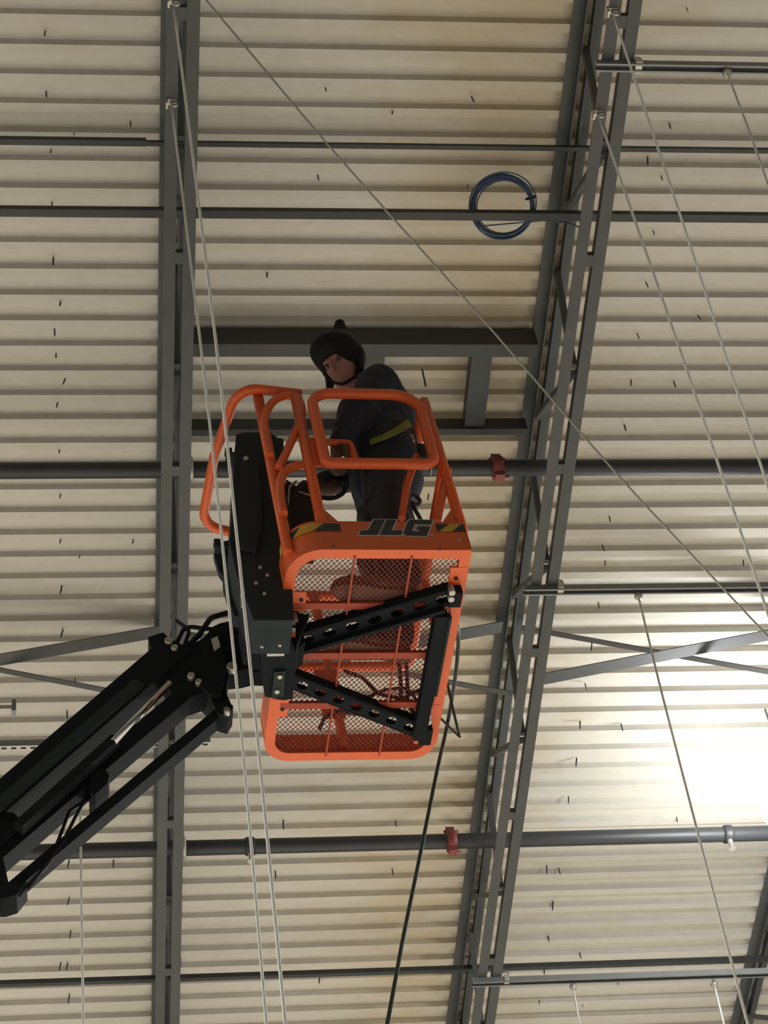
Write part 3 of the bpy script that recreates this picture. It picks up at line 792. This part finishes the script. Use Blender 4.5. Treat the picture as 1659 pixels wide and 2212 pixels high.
# ---------------------------------------------------------------- the welder standing in the basket, facing left
#   near side = smaller y; lengths in the basket's frame, soles on the mesh at z = .018
hipN, hipF = (.56, .22, .95), (.57, .40, .95)
kneeN, kneeF = (.50, .21, .52), (.51, .46, .53)
ankN, ankF = (.48, .24, .10), (.49, .54, .10)
pel, bel, chs, nek = (.565, .30, .98), (.575, .29, 1.14), (.595, .285, 1.32), (.555, .26, 1.475)
shN, shF = (.585, .14, 1.375), (.63, .46, 1.39)
elN, elF = (.44, .100, 1.10), (.49, .47, 1.15)
wrN, wrF = (.335, .125, .87), (.29, .40, .96)
hdc = np.array((.475, .215, 1.63))
fw = np.array((-.66, -.48, -.50)); fw /= np.linalg.norm(fw)           # where the face looks: left, down and towards the camera
upv = np.array((-.12, -.30, .90)); upv -= fw*(upv@fw); upv /= np.linalg.norm(upv)
sdv = np.cross(upv, fw)
HR = np.stack([fw, sdv, upv], 1)                                       # columns: forward, side, up
def hp(f, s, u): return hdc + fw*f + sdv*s + upv*u
body = Field()
body.ell(hdc+upv*.015, (.098, .077, .112), HR, .02)
body.ell(hp(.025, 0, -.055), (.072, .058, .070), HR, .03)             # jaw
body.cap(hp(.098, 0, .012), hp(.118, 0, -.030), .011, .016, .014)     # nose
body.ell(hp(.085, 0, -.072), (.020, .026, .010), HR, .012)            # lips
body.ell(hp(.078, 0, -.105), (.022, .026, .020), HR, .02)             # chin
for s_ in (-1, 1):
    body.ell(hp(.098, s_*.034, .016), (.020, .019, .014), HR, .012, True)   # eye sockets
    body.ell(hp(.088, s_*.034, .034), (.018, .024, .009), HR, .012)         # brows
    body.ell(hp(-.005, s_*.080, -.012), (.026, .010, .034), HR, .01)        # ears
body.cap(hp(-.03, 0, -.07), nek, .058, .062, .03)
body.cap(nek, chs, .08, .12, .05).cap(chs, bel, .13, .125, .05).cap(bel, pel, .125, .13, .05)
body.cap(shN, shF, .065, .065, .05)
for a, b, c_ in ((shN, elN, wrN), (shF, elF, wrF)): body.chain([a, b, c_], [.052, .042, .030], .03)
for a, b, c_ in ((hipN, kneeN, ankN), (hipF, kneeF, ankF)): body.chain([a, b, c_], [.085, .056, .042], .03)
person = body.build(.009, 'person', M['skin'], None)
person.matrix_world = BM
tag(person, 'welder in navy jacket and dark trousers standing in the orange basket, head bowed', 'person')
for s_ in (-1, 1):
    p = hp(.090, s_*.034, .014)
    MB().lathe(tuple(p), [(0, -.010), (.008, -.007), (.0105, 0), (.008, .007), (0, .010)], tuple(fw), 10).build('eye', M['eye'], person)
jk = Field()
jk.cap((.565, .265, 1.44), (.60, .28, 1.32), .085, .140, .05).cap((.60, .28, 1.32), (.58, .285, 1.10), .150, .148, .06).cap((.58, .285, 1.10), (.56, .29, .86), .148, .150, .05)
jk.cap((.565, .235, .88), (.57, .365, .88), .140, .140, .05).cap((.565, .225, 1.03), (.575, .36, 1.03), .132, .132, .05)
jk.ell((.63, .285, 1.37), (.10, .16, .115), None, .05)                 # rounded back
jk.cap(shN, shF, .085, .085, .06)
jk.chain([shN, elN, (.352, .12, .905)], [.088, .072, .056], .04).chain([shF, elF, (.32, .405, .99)], [.088, .070, .056], .04)
jk.ell((.570, .262, 1.465), (.082, .092, .050), None, .03)             # collar
jk.build(.010, 'jacket', M['jacket'], person, .0035)
tr = Field()
tr.cap((.565, .23, .96), (.575, .37, .96), .135, .135, .05)
for a, b, c_ in ((hipN, kneeN, ankN), (hipF, kneeF, ankF)):
    tr.chain([a, b, (c_[0]+.015, c_[1], .14)], [.120, .092, .090], .05)
tr.build(.011, 'trousers', M['trouser'], person, .0035)
def boot(ax_, ay, yaw, sc=1.0):
    c_, s_ = math.cos(yaw), math.sin(yaw)
    def q(f, l, z): return (ax_ - c_*f + s_*l*1.0, ay + s_*f*-1 + c_*l*1.0 if False else ay - s_*f + c_*l, z)
    b = Field()
    b.chain([q(-.035, 0, .065), q(.08, 0, .070), q(.19, .004, .058), q(.235, .004, .056)], [.047, .047, .047, .040], .03)
    b.cap(q(-.02, 0, .08), q(-.015, 0, .20), .050, .054, .04)
    b.plane((0, 0, .040), (0, 0, -1))
    b.build(.009, 'boot', M['boot'], person)
    pts = []
    prof = [(-.088, 0), (-.080, .030), (-.04, .043), (.06, .038), (.14, .050), (.20, .052), (.255, .036), (.282, 0)]
    for f, l in prof: pts.append(V(q(f, l, .018)))
    for f, l in prof[-2:0:-1]: pts.append(V(q(f, -l*.9, .018)))
    if yaw == yaw: MB().prism(pts, (0, 0, .028)).build('boot_sole', M['sole'], person)
boot(.475, .255, .10); boot(.485, .555, .12)
def hand(w, d, up_, name, curl=.9, thumb=1):
    """gloved hand: palm plus four curled fingers and a thumb off the side of the palm"""
    w = np.array(w, float); d = np.array(d, float); d /= np.linalg.norm(d); up_ = np.array(up_, float); up_ -= d*(up_@d); up_ /= np.linalg.norm(up_)
    sd_ = np.cross(d, up_)*thumb; f = Field()
    f.cap(w-d*.05, w+d*.01, .046, .036, .02)                           # cuff
    for s in (-.028, -.010, .010, .028): f.cap(w+d*.01+sd_*s*.6, w+d*.085+sd_*s, .018, .0155, .014)
    for s, L in ((-.034, .060), (-.012, .075), (.011, .070), (.033, .054)):
        p = w+d*.085+sd_*s; an = 0
        rad = .0125
        for j, fr in enumerate((.46, .32, .26)):
            an += curl*(.55 if j == 0 else .75)
            q = p + (d*math.cos(an) - up_*math.sin(an))*L*fr; f.cap(p, q, rad, rad*.92, .005); p = q; rad *= .93
    p = w+d*.022-sd_*.030; q = p-sd_*.030+d*.028-up_*.012; r = q+d*.030+sd_*.004-up_*.018
    f.chain([p, q, r], [.017, .0145, .012], .010)
    f.build(.0045, name, M['glove'], person)
hand((.336, .125, .872), (-.35, .16, -.92), (-.85, -.35, .3), 'glove', .9, 1)
hand((.292, .40, .962), (-.95, -.1, -.35), (-.2, 0, 1), 'glove', .8, -1)
# welding helmet pushed up on the head: shell, dark window, head band
hm = Field()
hm.ell(hp(-.01, 0, .05), (.125, .106, .10), HR, .02)                   # crown
hm.ell(hp(.035, 0, .10), (.110, .104, .075), HR, .04)                  # raised shell
hm.cap(hdc+np.array((-.004, -.04, .11)), (.470, .108, 1.835), .078, .024, .035)
for s_ in (-1, 1):
    hm.cap(hp(-.02, s_*.088, .03), hp(.04, s_*.092, -.07), .024, .017, .02)
hm.ell(hp(.095, 0, -.060), (.100, .074, .105), HR, .012, True)
hl = hm.build(.007, 'welding_helmet', M['helmet'], person)
MB().box(V(hp(.125, 0, .115)), (.008, .09, .04), Matrix([list(r) for r in HR])).build('filter_window', M['hose'], hl)
MB().cyl(V(hp(.0, -.105, .03)), V(hp(.0, .105, .03)), .020, 12).build('helmet_knob', M['helmet'], hl)
MB().tube([V(hp(.105, -.05, -.02)), V(hp(.125, -.02, -.085)), V(hp(.120, .02, -.12)), V(hp(.07, .07, -.10)), V(hp(-.01, .082, .0))], .008, 6).build('chin_strap', M['helmet'], hl)
# harness: lime strap across the lower back and hip, ring and lanyard
def strap(pts, w, name, m):
    P = [V(p) for p in pts]; vs = []; fs = []
    for i, p in enumerate(P):
        t_ = (P[min(i+1, len(P)-1)]-P[max(0, i-1)]).normalized(); o_ = (p-V((.566, .225, p.z))).normalized(); s_ = t_.cross(o_).normalized()
        for a, b in ((-1, 0), (1, 0), (1, .005), (-1, .005)): vs.append(p+s_*(a*w/2)+o_*b)
    for i in range(len(P)-1):
        for a in range(4):
            b = (a+1) % 4; fs.append((4*i+a, 4*i+b, 4*i+4+b, 4*i+4+a))
    return MB().add(vs, fs).build(name, m, person)
def around(a, z, r=.158): return (.565+r*math.cos(a)*.98, .289+r*math.sin(a), z)
def near_surface(px, py):
    q = bl(px, py, 1, .15)
    for _ in range(5):
        yy_ = .228-math.sqrt(max(.0004, .148**2-min(.0215, (q.x-.565)**2))); q = bl(px, py, 1, yy_)
    return q
strap([near_surface(a, b) for a, b in ((800, 956), (816, 950), (832, 944), (848, 936), (864, 927), (876, 919), (884, 914))], .034, 'harness_strap', M['hivis'])
strap([around(a, .985, .168) for a in np.linspace(-2.6, .6, 14)], .035, 'tool_belt', M['trouser'])
MB().box(V(around(-.45, .95, .185)), (.05, .04, .10)).build('belt_pouch', M['bag'], person)
MB().box(V(around(-.95, .97, .175)), (.03, .02, .05)).build('belt_buckle', M['bolt'], person)

# ---------------------------------------------------------------- loose things in and below the basket
def loose(pts, r, label, m, name='welding_cable', cat='cable', fil=.05):
    P = [BM @ V(p) for p in pts]; o = MB().tube([p-P[0] for p in fillet(P, fil, 5)], r, 8).build(name, m); o.location = P[0]; return tag(o, label, cat)
zf_ = .030
loose([bl(745, 1450, 2, .04), bl(780, 1462, 2, .10), bl(820, 1500, 2, .05), bl(870, 1510, 2, zf_), bl(905, 1490, 2, zf_)], .008, 'dark cable arching over the basket floor behind the boots', M['hose'])
loose([bl(862, 1430, 2, .3), bl(866, 1480, 2, .1), bl(866, 1518, 2, zf_), bl(850, 1540, 2, zf_)], .009, 'dark cable dropping to the basket floor, left of the pair by the cross beam', M['hose'])
loose([bl(878, 1430, 2, .3), bl(880, 1480, 2, .1), bl(880, 1520, 2, zf_), bl(898, 1545, 2, zf_)], .009, 'dark cable dropping to the basket floor, right of the pair by the cross beam', M['hose'])
loose([bl(780, 1512, 2, zf_), bl(830, 1490, 2, zf_), bl(880, 1485, 2, zf_), bl(905, 1520, 2, zf_)], .007, 'thin dark cable looped flat on the basket floor', M['hose'])
loose([bl(690, 1575, 2, zf_), bl(700, 1552, 2, zf_), bl(728, 1535, 2, zf_), bl(790, 1545, 2, zf_), bl(830, 1560, 2, zf_)], .009, 'dark cable end lying by the far kick plate of the basket', M['hose'])
bg_ = thing('tool_bag', 'dark tool bag hanging inside the basket left of the welder', 'bag'); bg_.matrix_world = BM
MB().prism([bl(a, b, 1, .24) for a, b in [(618,1035),(640,1050),(668,1040),(676,1090),(690,1110),(684,1160),(622,1160),(612,1090)]], (0, .14, 0)).build('bag_body', M['bag'], bg_)
MB().tube([bl(621, 1090, 1, .23), bl(625, 1052, 1, .23), bl(640, 1040, 1, .23)], .006, 6).build('bag_clasp', M['zinc'], bg_)
MB().tube([bl(645, 1062, 1, .23), bl(675, 1072, 1, .23)], .004, 6).build('wire_end', M['zinc'], bg_)
to = loose([bl(740, 1040, 1, .13), bl(748, 1062, 1, .14), bl(720, 1078, 1, .15), bl(692, 1074, 1, .16), bl(672, 1085, 1, .2)], .010, 'black torch lead curving from the welder glove to the tool bag', M['hose'], 'torch_lead')
gl = loose([bl(893, 1125, 1, .22), bl(880, 1080, 1, .2), bl(896, 1066, 1, .2), bl(908, 1082, 1, .2), bl(900, 1096, 1, .2), bl(884, 1078, 1, .2), bl(912, 1128, 1, .2)], .009, 'green lanyard loop hanging behind the welder above the kick plate', M['green'], 'safety_lanyard', 'lanyard', .02)
# dark green hose falling from the basket to the floor
pts = [bl(985, 1345, 0, BW+.05), bl(992, 1365, 0, BW+.10), bl(986, 1450, 0, BW+.10), bl(968, 1560, 0, BW+.10)]
P = [BM @ p for p in pts]; zend = P[-1]
P += [atd(945, 1660, 9.5), atd(905, 1860, 9.2), atd(870, 2030, 8.9), atd(826, 2270, 8.4)]
hs_ = MB().tube([p-P[0] for p in fillet(P, .6, 8)], .0085, 10).build('hanging_hose', M['green']); hs_.location = P[0]
tag(hs_, 'long dark green hose falling from the right side of the basket', 'hose')
P = [BM @ bl(966, 1475, 0, BW+.06), BM @ bl(978, 1530, 0, BW+.06), BM @ bl(993, 1592, 0, BW+.06), BM @ bl(970, 1570, 0, BW+.06), BM @ bl(945, 1545, 0, BW+.06)]
o = MB().tube([p-P[0] for p in P], .006, 8).build('hose_loop_cord', M['green']); o.location = P[0]
tag(o, 'dark cord in a pointed loop beside the hose at the basket corner', 'cord')
